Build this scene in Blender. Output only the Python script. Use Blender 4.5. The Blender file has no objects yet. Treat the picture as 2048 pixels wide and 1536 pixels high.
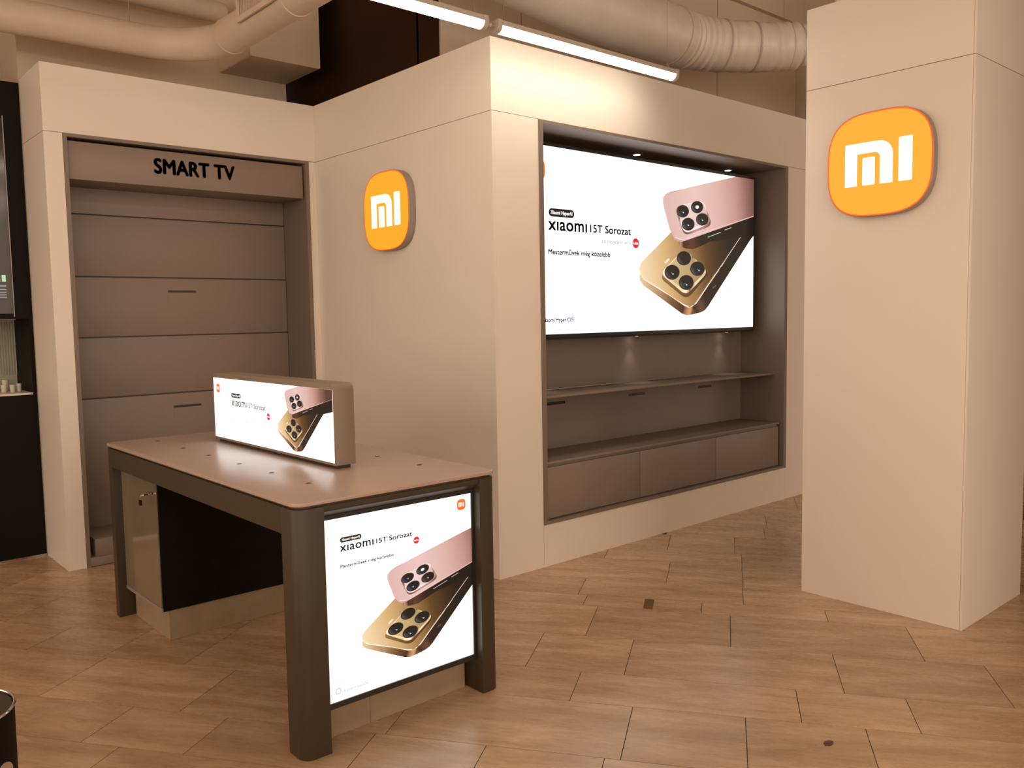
import bpy, bmesh, math, random
from mathutils import Vector, Matrix

# ------------------------------------------------------------------ camera, world, exposure
scene = bpy.context.scene
COL = scene.collection
YAW, PITCH, ROLL, FPX, EYE = 0.849051615, 0.0795393119, 0.0169387844, 1707.185, 1.55
cy, sy, cp, sp = math.cos(YAW), math.sin(YAW), math.cos(PITCH), math.sin(PITCH)
fw = Vector((cy * cp, sy * cp, -sp)); rt = Vector((sy, -cy, 0)); dn = fw.cross(rt)
c_, s_ = math.cos(ROLL), math.sin(ROLL)
RT = c_ * rt + s_ * dn; DN = -s_ * rt + c_ * dn
cam = bpy.data.cameras.new('camera'); cam.sensor_width = 36; cam.lens = FPX / 2048 * 36
cam.clip_start = 0.05
camo = bpy.data.objects.new('camera', cam); COL.objects.link(camo)
camo.matrix_world = Matrix(((RT.x, -DN.x, -fw.x, 0), (RT.y, -DN.y, -fw.y, 0), (RT.z, -DN.z, -fw.z, EYE), (0, 0, 0, 1)))
scene.camera = camo

world = bpy.data.worlds.new('world'); scene.world = world; world.use_nodes = True
bg = world.node_tree.nodes['Background']
bg.inputs[0].default_value = (1.0, 0.79, 0.61, 1); bg.inputs[1].default_value = 2.2
scene.view_settings.view_transform = 'Standard'; scene.view_settings.look = 'None'
scene.view_settings.gamma = 1.0; scene.view_settings.use_curve_mapping = False
scene.view_settings.exposure = 0.0
LAMP_TINT = (1.0, 0.86, 0.70); LAMP_POWER = 19.0
SCREEN_POWER = 1.65

# ------------------------------------------------------------------ materials
MATS = {}
def srgb(r, g, b):
    f = lambda v: (v / 255 / 12.92) if v / 255 <= 0.04045 else ((v / 255 + 0.055) / 1.055) ** 2.4
    return (f(r), f(g), f(b))
def mat(name, col, rough=0.5, metal=0.0, var=0.06, nscale=6.0, bump=0.0, bscale=200.0, spec=0.5, coat=0.0):
    if name in MATS: return MATS[name]
    m = bpy.data.materials.new(name); m.use_nodes = True; MATS[name] = m
    nt = m.node_tree; b = nt.nodes['Principled BSDF']
    b.inputs['Roughness'].default_value = rough; b.inputs['Metallic'].default_value = metal
    b.inputs['Specular IOR Level'].default_value = spec
    b.inputs['Coat Weight'].default_value = coat
    g = nt.nodes.new('ShaderNodeNewGeometry')
    n = nt.nodes.new('ShaderNodeTexNoise'); n.inputs['Scale'].default_value = nscale; n.inputs['Detail'].default_value = 4
    nt.links.new(g.outputs['Position'], n.inputs['Vector'])
    r = nt.nodes.new('ShaderNodeMix'); r.data_type = 'RGBA'
    r.inputs[6].default_value = (*[c * (1 - var) for c in col], 1); r.inputs[7].default_value = (*[min(1, c * (1 + var)) for c in col], 1)
    nt.links.new(n.outputs['Fac'], r.inputs[0]); nt.links.new(r.outputs[2], b.inputs['Base Color'])
    if bump:
        n2 = nt.nodes.new('ShaderNodeTexNoise'); n2.inputs['Scale'].default_value = bscale; n2.inputs['Detail'].default_value = 3
        nt.links.new(g.outputs['Position'], n2.inputs['Vector'])
        bp = nt.nodes.new('ShaderNodeBump'); bp.inputs['Strength'].default_value = bump; bp.inputs['Distance'].default_value = 0.01
        nt.links.new(n2.outputs['Fac'], bp.inputs['Height']); nt.links.new(bp.outputs['Normal'], b.inputs['Normal'])
    return m
def emit(name, col, power):
    if name in MATS: return MATS[name]
    m = bpy.data.materials.new(name); m.use_nodes = True; MATS[name] = m
    b = m.node_tree.nodes['Principled BSDF']
    b.inputs['Base Color'].default_value = (0.02, 0.02, 0.02, 1); b.inputs['Roughness'].default_value = 0.5
    b.inputs['Emission Color'].default_value = (*col, 1); b.inputs['Emission Strength'].default_value = power
    return m
def emit_print(name, power):                       # backlit print: colours come from the print itself
    if name in MATS: return MATS[name]
    m = bpy.data.materials.new(name); m.use_nodes = True; MATS[name] = m
    nt = m.node_tree; b = nt.nodes['Principled BSDF']
    b.inputs['Base Color'].default_value = (0.01, 0.01, 0.01, 1); b.inputs['Roughness'].default_value = 0.45
    a = nt.nodes.new('ShaderNodeVertexColor'); a.layer_name = 'ink'
    nt.links.new(a.outputs['Color'], b.inputs['Emission Color']); b.inputs['Emission Strength'].default_value = power
    return m

M_WALL = mat('painted_board', (0.80, 0.725, 0.64), 0.42, var=0.025, nscale=2.5, bump=0.03, bscale=350, spec=0.35)
M_WALLEDGE = mat('board_core', (0.40, 0.31, 0.23), 0.7)
M_NICHE = mat('taupe_laminate', (0.25, 0.192, 0.156), 0.45, var=0.04, bump=0.03, bscale=400, spec=0.4)
M_FRAME = mat('taupe_edge', (0.205, 0.158, 0.125), 0.45, var=0.04, spec=0.4)
M_TABLE = mat('dark_taupe_lacquer', (0.055, 0.038, 0.022), 0.42, var=0.05, bump=0.02, bscale=500, spec=0.4)
M_TOP = mat('taupe_tabletop', (0.47, 0.35, 0.295), 0.27, var=0.03, bump=0.02, bscale=600, spec=0.5)
M_BOXSHELL = mat('beige_lightbox_shell', (0.26, 0.20, 0.155), 0.42, var=0.03, spec=0.4)
M_BLACK = mat('black_matt', (0.006, 0.004, 0.003), 0.55, spec=0.15)
M_BEZEL = mat('black_bezel', (0.022, 0.018, 0.015), 0.4)
M_DOOR = mat('glossy_brown_panel', (0.21, 0.165, 0.112), 0.12, 0.0, var=0.12, nscale=5, coat=0.3)  # plain glossy brown base colour for the cabinet door
M_CHROME = mat('chrome', (0.75, 0.72, 0.68), 0.15, 1.0)
M_GREYMETAL = mat('grey_metal_side', (0.34, 0.29, 0.26), 0.4, 0.3)
M_LAMPBODY = mat('grey_lamp_plastic', (0.55, 0.48, 0.42), 0.5, spec=0.3)
M_DUCT = mat('painted_duct', (0.60, 0.49, 0.39), 0.6, var=0.08, nscale=9, bump=0.08, bscale=90)
M_FOIL = mat('grey_duct_foil', (0.80, 0.73, 0.65), 0.42, 0.1, var=0.10, nscale=7, bump=0.35, bscale=14)
M_CREAM = mat('cream_plaster', (0.62, 0.51, 0.39), 0.7, var=0.06, nscale=2.0, bump=0.06, bscale=60)
M_BROWN = mat('dark_brown_wall', (0.042, 0.019, 0.010), 0.9, var=0.10, nscale=3, spec=0.05)  # one dark brown tone for the rear and side walls
M_TEXT = mat('brown_lettering', (0.085, 0.042, 0.028), 0.5)
M_LAMP = emit('opal_tube', LAMP_TINT, LAMP_POWER)
M_SPOT = emit('spot_lens', (1.0, 0.9, 0.78), 6.0)
M_PRINT = emit_print('backlit_print', SCREEN_POWER)
M_INK = emit_print('backlit_ink', 1.0)
M_SIGN = emit_print('sign_face', 1.0)
M_SIGNWHITE = emit('sign_white', (1.0, 0.93, 0.80), 1.7)

def stone_material(name):
    m = bpy.data.materials.new(name); m.use_nodes = True; nt = m.node_tree; b = nt.nodes['Principled BSDF']
    N = nt.nodes.new; L = nt.links.new
    g = N('ShaderNodeNewGeometry'); oi = N('ShaderNodeObjectInfo')
    off = N('ShaderNodeVectorMath'); off.operation = 'SCALE'; off.inputs[0].default_value = (17.0, 9.0, 0.0)
    L(oi.outputs['Random'], off.inputs['Scale'])
    rot = N('ShaderNodeVectorRotate'); rot.rotation_type = 'Z_AXIS'; rot.inputs['Angle'].default_value = math.radians(-(34.6 - 90))
    L(g.outputs['Position'], rot.inputs['Vector'])
    ad = N('ShaderNodeVectorMath'); ad.operation = 'ADD'; L(rot.outputs[0], ad.inputs[0]); L(off.outputs[0], ad.inputs[1])
    sc = N('ShaderNodeVectorMath'); sc.operation = 'MULTIPLY'; sc.inputs[1].default_value = (1.7, 8.0, 1.0); L(ad.outputs[0], sc.inputs[0])
    n1 = N('ShaderNodeTexNoise'); n1.inputs['Scale'].default_value = 1.0; n1.inputs['Detail'].default_value = 7; n1.inputs['Roughness'].default_value = 0.62; n1.inputs['Distortion'].default_value = 0.35
    L(sc.outputs[0], n1.inputs['Vector'])
    sc2 = N('ShaderNodeVectorMath'); sc2.operation = 'MULTIPLY'; sc2.inputs[1].default_value = (9.0, 60.0, 1.0); L(ad.outputs[0], sc2.inputs[0])
    n2 = N('ShaderNodeTexNoise'); n2.inputs['Scale'].default_value = 1.0; n2.inputs['Detail'].default_value = 4; L(sc2.outputs[0], n2.inputs['Vector'])
    cr = N('ShaderNodeValToRGB'); L(n1.outputs['Fac'], cr.inputs[0]); e = cr.color_ramp.elements
    e[0].position = 0.30; e[0].color = (0.39, 0.247, 0.138, 1); e[1].position = 0.70; e[1].color = (0.64, 0.445, 0.285, 1)
    k = e.new(0.5); k.color = (0.50, 0.33, 0.196, 1)
    mx = N('ShaderNodeMix'); mx.data_type = 'RGBA'; mx.blend_type = 'MULTIPLY'; mx.inputs[0].default_value = 0.22
    gr = N('ShaderNodeValToRGB'); L(n2.outputs['Fac'], gr.inputs[0]); gr.color_ramp.elements[0].position = 0.32; gr.color_ramp.elements[0].color = (0.68, 0.63, 0.58, 1); gr.color_ramp.elements[1].position = 0.6; gr.color_ramp.elements[1].color = (1, 1, 1, 1)
    L(cr.outputs[0], mx.inputs[6]); L(gr.outputs[0], mx.inputs[7])
    hs = N('ShaderNodeHueSaturation'); mr = N('ShaderNodeMapRange'); mr.inputs[3].default_value = 0.90; mr.inputs[4].default_value = 1.10
    L(oi.outputs['Random'], mr.inputs[0]); L(mr.outputs[0], hs.inputs['Value']); L(mx.outputs[2], hs.inputs['Color'])
    L(hs.outputs[0], b.inputs['Base Color'])
    rr = N('ShaderNodeMapRange'); rr.inputs[3].default_value = 0.20; rr.inputs[4].default_value = 0.36; L(n2.outputs['Fac'], rr.inputs[0]); L(rr.outputs[0], b.inputs['Roughness'])
    b.inputs['Specular IOR Level'].default_value = 0.45
    bp = N('ShaderNodeBump'); bp.inputs['Strength'].default_value = 0.05; bp.inputs['Distance'].default_value = 0.004
    L(n2.outputs['Fac'], bp.inputs['Height']); L(bp.outputs[0], b.inputs['Normal'])
    return m
M_STONE = stone_material('travertine_tile')
M_PLINTH = mat('stone_plinth', (0.33, 0.245, 0.16), 0.3, var=0.18, nscale=14)
M_GROUT = mat('brown_grout', (0.10, 0.06, 0.035), 0.9)

# ------------------------------------------------------------------ mesh helpers
class MB:
    def __init__(s): s.bm = bmesh.new()
    def box(s, a, b, bevel=0.0, seg=2):
        lo = [min(p, q) for p, q in zip(a, b)]; hi = [max(p, q) for p, q in zip(a, b)]
        t = bmesh.new()
        r = bmesh.ops.create_cube(t, size=1.0)
        for v in t.verts: v.co = Vector([(lo[i] + hi[i]) / 2 + v.co[i] * (hi[i] - lo[i]) for i in range(3)])
        if bevel: bmesh.ops.bevel(t, geom=t.edges[:], offset=bevel, segments=seg, affect='EDGES', profile=0.5)
        s._merge(t); return s
    def _merge(s, t):
        me = bpy.data.meshes.new('tmp'); t.to_mesh(me); t.free(); s.bm.from_mesh(me); bpy.data.meshes.remove(me)
    def prism(s, pts, ax, lo, hi, bevel=0.0):
        """pts: 2-d outline; ax: axis of extrusion (0,1,2); other two axes in order"""
        t = bmesh.new(); o = [i for i in range(3) if i != ax]
        def P(p, h):
            v = [0, 0, 0]; v[o[0]], v[o[1]], v[ax] = p[0], p[1], h; return v
        A = [t.verts.new(P(p, lo)) for p in pts]; B = [t.verts.new(P(p, hi)) for p in pts]
        n = len(pts); fa = t.faces.new(A); fb = t.faces.new(B[::-1])
        for i in range(n): t.faces.new((A[i], B[i], B[(i + 1) % n], A[(i + 1) % n]))
        bmesh.ops.recalc_face_normals(t, faces=t.faces[:])
        if bevel:
            ed = [e for e in t.edges if fa in e.link_faces or fb in e.link_faces]
            bmesh.ops.bevel(t, geom=ed, offset=bevel, segments=2, affect='EDGES', profile=0.5)
        s._merge(t); return s
    def tube(s, path, rad, n=24, cap=True):
        """swept circle; rad: number or list"""
        P = [Vector(p) for p in path]; R = rad if isinstance(rad, (list, tuple)) else [rad] * len(P)
        t = bmesh.new(); rings = []
        d0 = (P[1] - P[0]).normalized(); up = Vector((0, 0, 1)) if abs(d0.z) < 0.9 else Vector((1, 0, 0))
        x = d0.cross(up).normalized()
        for i, p in enumerate(P):
            d = ((P[min(i + 1, len(P) - 1)] - P[max(i - 1, 0)])).normalized()
            x = (x - d * x.dot(d)).normalized(); y = d.cross(x)
            rings.append([t.verts.new(p + (x * math.cos(a) + y * math.sin(a)) * R[i]) for a in [2 * math.pi * k / n for k in range(n)]])
        for a, b in zip(rings, rings[1:]):
            for k in range(n): t.faces.new((a[k], a[(k + 1) % n], b[(k + 1) % n], b[k]))
        if cap: t.faces.new(rings[0][::-1]); t.faces.new(rings[-1])
        bmesh.ops.recalc_face_normals(t, faces=t.faces[:])
        s._merge(t); return s
    def cyl(s, a, b, r, n=24): return s.tube([a, b], r, n)
    def face(s, pts): s.bm.faces.new([s.bm.verts.new(p) for p in pts]); return s
    def build(s, name, m, parent=None, smooth=False):
        me = bpy.data.meshes.new(name); s.bm.to_mesh(me); s.bm.free()
        me.materials.append(m)
        if smooth:
            for p in me.polygons: p.use_smooth = True
            me.set_sharp_from_angle(angle=math.radians(35))
        return link(name, me, parent)
def link(name, data, parent=None):
    o = bpy.data.objects.new(name, data); COL.objects.link(o)
    if parent is not None:
        o.parent = parent
        if isinstance(parent, bpy.types.Object): o.matrix_parent_inverse = world_of(parent).inverted()
    return o
def world_of(o):
    w = o.matrix_basis.copy()
    if o.parent: w = world_of(o.parent) @ o.matrix_parent_inverse @ w
    return w
def tag(o, label=None, cat=None, group=None, kind=None):
    if label: o['label'] = label
    if cat: o['category'] = cat
    if group: o['group'] = group
    if kind: o['kind'] = kind
    return o
def thing(name, loc, label, cat, group=None):
    o = bpy.data.objects.new(name, None); COL.objects.link(o); o.location = loc; o.empty_display_size = 0.1
    return tag(o, label, cat, group)
def box(name, a, b, m, parent=None, bevel=0.0): return MB().box(a, b, bevel).build(name, m, parent, smooth=bevel > 0)
def rrect(x0, y0, x1, y1, r, n=6, corners=(1, 1, 1, 1)):
    """rounded outline, ccw from lower left; corners: ll, lr, ur, ul"""
    out = []
    for (cx, cy_, a0, k) in ((x0 + r, y0 + r, 180, 0), (x1 - r, y0 + r, 270, 1), (x1 - r, y1 - r, 0, 2), (x0 + r, y1 - r, 90, 3)):
        if corners[k]:
            for i in range(n + 1):
                a = math.radians(a0 + 90 * i / n); out.append((cx + r * math.cos(a), cy_ + r * math.sin(a)))
        else: out.append(((x0, x1, x1, x0)[k], (y0, y0, y1, y1)[k]))
    return out

# ------------------------------------------------------------------ flat print (posters)
def clip(poly, f):
    out = []
    for i, p in enumerate(poly):
        q = poly[(i + 1) % len(poly)]; a, b = f(p), f(q)
        if a >= 0: out.append(p)
        if (a >= 0) != (b >= 0):
            t = a / (a - b); out.append((p[0] + (q[0] - p[0]) * t, p[1] + (q[1] - p[1]) * t))
    return out
def clip_rect(poly, r):
    for f in (lambda p: p[0] - r[0], lambda p: r[2] - p[0], lambda p: p[1] - r[1], lambda p: r[3] - p[1]):
        poly = clip(poly, f)
        if len(poly) < 3: return []
    return poly
def ear_triangles(poly):
    from mathutils.geometry import tessellate_polygon
    return tessellate_polygon([[Vector((p[0], p[1], 0)) for p in poly]])
class Print:
    """collects coloured flat shapes on a poster plane, each a hair in front of the one before"""
    def __init__(s, place, rect, step=0.00022):
        s.place, s.rect, s.step, s.k = place, rect, step, 1
        s.v, s.f, s.c = [], [], []
    def tri(s, tri, cols, h):
        i = len(s.v); s.v += [s.place(p[0], p[1], h) for p in tri]; s.f.append(tuple(range(i, i + len(tri)))); s.c += cols
    def shape(s, poly, col, p0=None, p1=None, stops=None, clipit=True):
        h = s.k * s.step; s.k += 1
        if stops is None: stops = [(0, col), (1, col)]; p0, p1 = (0, 0), (1, 0); flat = True
        else: flat = False
        d = (p1[0] - p0[0], p1[1] - p0[1]); L2 = d[0] ** 2 + d[1] ** 2
        T = lambda p: ((p[0] - p0[0]) * d[0] + (p[1] - p0[1]) * d[1]) / L2
        def colour(t):
            if t <= stops[0][0]: return stops[0][1]
            for (a, ca), (b, cb) in zip(stops, stops[1:]):
                if t <= b:
                    w = (t - a) / (b - a); return tuple(x + (y - x) * w for x, y in zip(ca, cb))
            return stops[-1][1]
        for t3 in ear_triangles(poly):
            tp = [poly[i] for i in t3]
            cuts = [-1e9, 1e9] if flat else [-1e9] + [a for a, _ in stops] + [1e9]
            for a, b in zip(cuts, cuts[1:]):
                q = tp if flat else clip(clip(tp, lambda p: T(p) - a), lambda p: b - T(p)) if True else tp
                if len(q) < 3: continue
                if clipit: q = clip_rect(q, s.rect)
                if len(q) < 3: continue
                s.tri(q, [col if flat else colour(T(p)) for p in q], h)
    def text(s, body, x0, y0, x1, y1, col, bold=0.0, space=1.0):
        """fit the string's ink box (without descenders when 'base' glyphs are used) to the given box"""
        h = s.k * s.step; s.k += 1
        vs, fs, bb = text_mesh(body, 0.0, space)
        ref = text_mesh(''.join(ch for ch in body if ch not in 'gpyj,éöűíŐű') or body, 0.0, space)[2]
        sx = (x1 - x0) / (bb[1] - bb[0]); sy_ = (y1 - y0) / (ref[3] - ref[2])
        e = bold * (y1 - y0)
        for dx, dy in (((-e, -e), (e, -e), (e, e), (-e, e)) if bold > 0 else ((0, 0),)):
            for f in fs:
                q = [(x0 + (vs[i][0] - bb[0]) * sx + dx, y0 + (vs[i][1] - ref[2]) * sy_ + dy * .7) for i in f]
                q = clip_rect(q, s.rect)
                if len(q) >= 3: s.tri(q, [col] * len(q), h)
    def build(s, name, m, parent):
        me = bpy.data.meshes.new(name); me.from_pydata(s.v, [], s.f); me.materials.append(m)
        at = me.color_attributes.new('ink', 'FLOAT_COLOR', 'POINT')
        for i, c in enumerate(s.c): at.data[i].color = (*c, 1)
        return link(name, me, parent)
_tc = {}
def text_mesh(body, bold=0.0, space=1.0):
    k = (body, bold, space)
    if k in _tc: return _tc[k]
    cu = bpy.data.curves.new('lettering', 'FONT'); cu.body = body; cu.offset = bold; cu.space_character = space; cu.resolution_u = 4; cu.fill_mode = 'FRONT'
    o = bpy.data.objects.new('lettering', cu); COL.objects.link(o)
    me = bpy.data.meshes.new_from_object(o.evaluated_get(bpy.context.evaluated_depsgraph_get()))
    vs = [tuple(v.co[:2]) for v in me.vertices]; fs = []
    me.calc_loop_triangles()
    fs = [tuple(t.vertices) for t in me.loop_triangles]
    bpy.data.objects.remove(o); bpy.data.curves.remove(cu); bpy.data.meshes.remove(me)
    bb = (min(v[0] for v in vs), max(v[0] for v in vs), min(v[1] for v in vs), max(v[1] for v in vs))
    _tc[k] = (vs, fs, bb); return _tc[k]
def squircle(cx, cy_, hw, hh, n=3.0, k=64):
    out = []
    for i in range(k):
        a = 2 * math.pi * i / k; c, s = math.cos(a), math.sin(a)
        out.append((cx + hw * math.copysign(abs(c) ** (2 / n), c), cy_ + hh * math.copysign(abs(s) ** (2 / n), s)))
    return out
def mark_shapes(s=1.0):
    """the letter shapes of the round-cornered orange mark, centred, for a half size of .2665"""
    m = [(-.169, -.1025), (-.107, -.1025), (-.107, .055)]
    m += [(-.017 + .0275 * math.sin(math.radians(a)), .0275 + .0275 * math.cos(math.radians(a))) for a in range(0, 91, 15)]
    m += [(.0105, -.1025), (.0735, -.1025)]
    m += [(.0015 + .072 * math.cos(math.radians(a)), .036 + .072 * math.sin(math.radians(a))) for a in range(0, 91, 15)]
    m += [(-.169, .108)]
    bar = rrect(-.0785, -.1025, -.0155, .033, .006, 3)
    ii = rrect(.1025, -.1025, .1675, .108, .006, 3)
    return [[(x * s, y * s) for x, y in q] for q in (m, bar, ii)]

K = (0.004, 0.003, 0.003)
def phones(P, f):
    """two phones traced in pixels of one enlargement of the big screen; f maps those pixels to the poster"""
    S = srgb
    sc = math.dist(f((1000, 1000)), f((1001, 1000)))
    def sh(poly, col=None, a=None, b=None, stops=None):
        poly = [f(p) for p in poly]
        if stops: P.shape(poly, None, f(a), f(b), stops)
        else: P.shape(poly, col)
    def rl(p, r, ang0=0, k=1.0):         # lens: circle in poster space
        return [f((p[0] + r * math.cos(2 * math.pi * i / 28), p[1] + r * k * math.sin(2 * math.pi * i / 28))) for i in range(28)]
    def lens(p, r, glint=None, dot=False):
        c = f(p); R = r * sc
        P.shape(rl(p, r * 1.06), S(120, 95, 80)); P.shape(rl(p, r), S(10, 8, 8))
        P.shape(rl(p, r * 0.9), None, (c[0] - R, c[1] - R), (c[0] + R, c[1] + R), [(0.0, S(120, 118, 120)), (0.38, S(22, 20, 22)), (1, S(4, 3, 4))])
        if glint: P.shape(rl((p[0] + glint[0], p[1] + glint[1]), r * 0.11), S(190, 205, 240)); P.shape(rl((p[0] + glint[0] - r * .2, p[1] + glint[1] - r * .16), r * 0.06), S(120, 140, 190))
        if dot: P.shape(rl(p, r * 0.30), S(255, 255, 255))
    # gold phone
    sh([(1060, 1290), (1085, 1312), (1112, 1290), (1410, 845), (1480, 745), (1560, 700), (1500, 830), (1470, 870), (1190, 1310), (1168, 1338), (1140, 1352), (1085, 1366), (1050, 1370)],
       None, (1060, 1340), (1500, 800), [(0, S(150, 105, 72)), (0.06, S(52, 32, 20)), (0.13, S(95, 66, 48)), (0.2, S(38, 22, 13)), (0.5, S(30, 17, 9)), (1, S(22, 12, 6))])
    sh([(728, 1060), (733, 1095), (760, 1132), (1030, 1303), (1062, 1316), (1086, 1312), (1086, 1364), (1046, 1371), (1014, 1360), (757, 1172), (733, 1138)],
       None, (730, 1100), (1088, 1340), [(0, S(236, 208, 168)), (0.25, S(205, 165, 120)), (0.6, S(120, 84, 50)), (0.83, S(66, 40, 20)), (0.9, S(190, 130, 85)), (0.95, S(214, 160, 110)), (1, S(90, 55, 32))])
    sh([(728, 1062), (733, 1036), (752, 1008), (950, 808), (1010, 890), (1230, 840), (1480, 745), (1405, 850), (1112, 1284), (1090, 1304), (1062, 1312), (1030, 1300), (764, 1132), (738, 1100)],
       None, (735, 1060), (1330, 900), [(0, S(250, 222, 178)), (0.25, S(222, 180, 126)), (0.48, S(170, 128, 76)), (0.7, S(96, 64, 28)), (0.86, S(58, 35, 13)), (1, S(28, 15, 6))])
    for a, b, w, c in (((733, 1100), (1030, 1306), 5, S(250, 224, 178)), ((1030, 1306), (1062, 1318), 5, S(255, 236, 205)), ((1062, 1318), (1092, 1306), 5, S(246, 214, 170)),
                       ((1092, 1306), (1235, 1095), 4, S(205, 170, 120)), ((1235, 1095), (1400, 852), 3, S(120, 92, 55)), ((1200, 1158), (1262, 1068), 4, S(214, 190, 150)),
                       ((1278, 1045), (1307, 998), 4, S(214, 190, 150)), ((1218, 1192), (1240, 1172), 6, S(120, 92, 62))):
        d = Vector((b[0] - a[0], b[1] - a[1])).normalized(); n = Vector((-d.y, d.x)) * w / 2
        sh([(a[0] + n.x, a[1] + n.y), (b[0] + n.x, b[1] + n.y), (b[0] - n.x, b[1] - n.y), (a[0] - n.x, a[1] - n.y)], c)
    def diamond(T, Rr, Bm, Lf, r):       # rounded quad through four corner points
        pts = [T, Rr, Bm, Lf]; out = []
        for i in range(4):
            p, a, b = Vector(pts[i]), Vector(pts[i - 1]), Vector(pts[(i + 1) % 4])
            s0 = p + (a - p).normalized() * r; s1 = p + (b - p).normalized() * r
            for k in range(8):
                t = k / 7; out.append(tuple((1 - t) ** 2 * s0 + 2 * t * (1 - t) * p + t * t * s1))
        return out
    # flash pill, gold camera bump
    sh(diamond((925, 988), (935, 998), (905, 1028), (895, 1018), 7), S(252, 232, 196))
    sh(diamond((1034, 960), (1196, 1092), (1046, 1268), (862, 1118), 48), None, (870, 1130), (1190, 1180), [(0, S(150, 108, 60)), (0.5, S(104, 70, 34)), (1, S(44, 27, 11))])
    sh(diamond((1030, 925), (1190, 1080), (1042, 1240), (868, 1092), 46), None, (870, 1100), (1185, 1180), [(0, S(255, 240, 208)), (0.3, S(240, 210, 160)), (0.55, S(252, 236, 200)), (0.62, S(120, 80, 42)), (0.74, S(250, 226, 180)), (1, S(214, 180, 130))])
    sh(diamond((1030, 934), (1176, 1078), (1040, 1212), (884, 1088), 44), None, (880, 1080), (1170, 1080), [(0, S(226, 196, 142)), (0.5, S(196, 168, 116)), (1, S(150, 122, 76))])
    lens((1027, 990), 46); lens((948, 1084), 48, (6, 12)); lens((1117, 1060), 47, (10, 12)); lens((1042, 1152), 48, (2, 16))
    # shadow side of the pink phone
    sh([(985, 866), (1010, 872), (1490, 712), (1960, 555), (1960, 720), (1500, 842), (1400, 850), (1200, 880), (1090, 930), (1040, 926), (1000, 912)],
       None, (985, 880), (1250, 840), [(0, S(150, 90, 62)), (0.06, S(196, 138, 112)), (0.13, S(60, 32, 20)), (0.3, S(92, 54, 34)), (0.55, S(34, 17, 9)), (1, S(10, 5, 3))])
    # pink phone
    sh([(884, 612), (886, 586), (904, 560), (940, 545), (1345, 452), (1960, 311), (1960, 557), (1490, 714), (1015, 880), (985, 880), (960, 858), (930, 796), (893, 660)],
       None, (890, 700), (1530, 560), [(0, S(232, 196, 190)), (0.12, S(206, 162, 152)), (0.2, S(233, 200, 195)), (0.5, S(222, 180, 172)), (0.72, S(196, 150, 138)), (0.85, S(160, 112, 100)), (1, S(92, 56, 46))])
    sh([(894, 618), (897, 592), (912, 568), (944, 553), (1345, 460), (1960, 320), (1960, 549), (1490, 706), (1012, 866), (988, 866), (968, 846), (942, 786), (903, 655)],
       None, (890, 640), (1530, 560), [(0, S(222, 182, 174)), (0.3, S(236, 198, 191)), (0.55, S(222, 178, 168)), (0.72, S(196, 148, 136)), (0.85, S(150, 103, 92)), (1, S(84, 52, 42))])
    for a, b, w, c in (((1012, 868), (1490, 710), 4, S(246, 214, 206)), ((1490, 710), (1960, 553), 4, S(180, 130, 118)), ((1185, 850), (1272, 817), 4, S(230, 205, 198)),
                       ((1298, 802), (1342, 786), 4, S(230, 205, 198)), ((968, 850), (1012, 868), 5, S(250, 226, 218)), ((1700, 552), (1790, 522), 7, S(255, 245, 240))):
        d = Vector((b[0] - a[0], b[1] - a[1])).normalized(); n = Vector((-d.y, d.x)) * w / 2
        sh([(a[0] + n.x, a[1] + n.y), (b[0] + n.x, b[1] + n.y), (b[0] - n.x, b[1] - n.y), (a[0] - n.x, a[1] - n.y)], c)
    sh(diamond((965, 664), (1160, 622), (1216, 772), (1028, 842), 44), None, (970, 690), (1215, 780), [(0, S(200, 150, 140)), (0.3, S(110, 66, 56)), (0.6, S(196, 146, 136)), (1, S(96, 58, 48))])
    sh(diamond((960, 648), (1156, 602), (1208, 756), (1030, 828), 44), None, (960, 690), (1205, 770), [(0, S(238, 208, 204)), (0.14, S(120, 80, 72)), (0.2, S(255, 246, 244)), (0.5, S(255, 240, 238)), (0.8, S(250, 226, 222)), (0.9, S(140, 96, 86)), (1, S(240, 208, 202))])
    sh(diamond((968, 650), (1150, 608), (1194, 746), (1036, 806), 42), None, (960, 700), (1200, 720), [(0, S(248, 226, 224)), (0.5, S(238, 208, 204)), (1, S(216, 178, 172))])
    lens((1017, 677), 40, (4, 8)); lens((1113, 649), 39, None, True); lens((1053, 763), 41, (2, 8)); lens((1147, 731), 40, (2, 6))

# pixel of the tracing enlargement -> big screen metres (plane y = 3.96)
TV_Y = 3.96
def screen_point(q):
    px, py = 1060 + q[0] / 3.34, 220 + q[1] / 3.34
    d = fw + RT * ((px - 1024) / FPX) + DN * ((py - 768) / FPX)
    t = TV_Y / d.y
    return (d.x * t, EYE + d.z * t)
def panel_point(q):
    u, v = screen_point(q); return (0.40036872 * u + 0.02161953 * v - 0.31647106, 0.00325808 * u + 0.41023007 * v - 0.40884524)
def table_point(q):
    u, v = screen_point(q); a, b = 0.303866, -0.00320278; return (a * u - b * v - 5.09390205, b * u + a * v + 0.511302818)

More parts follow.
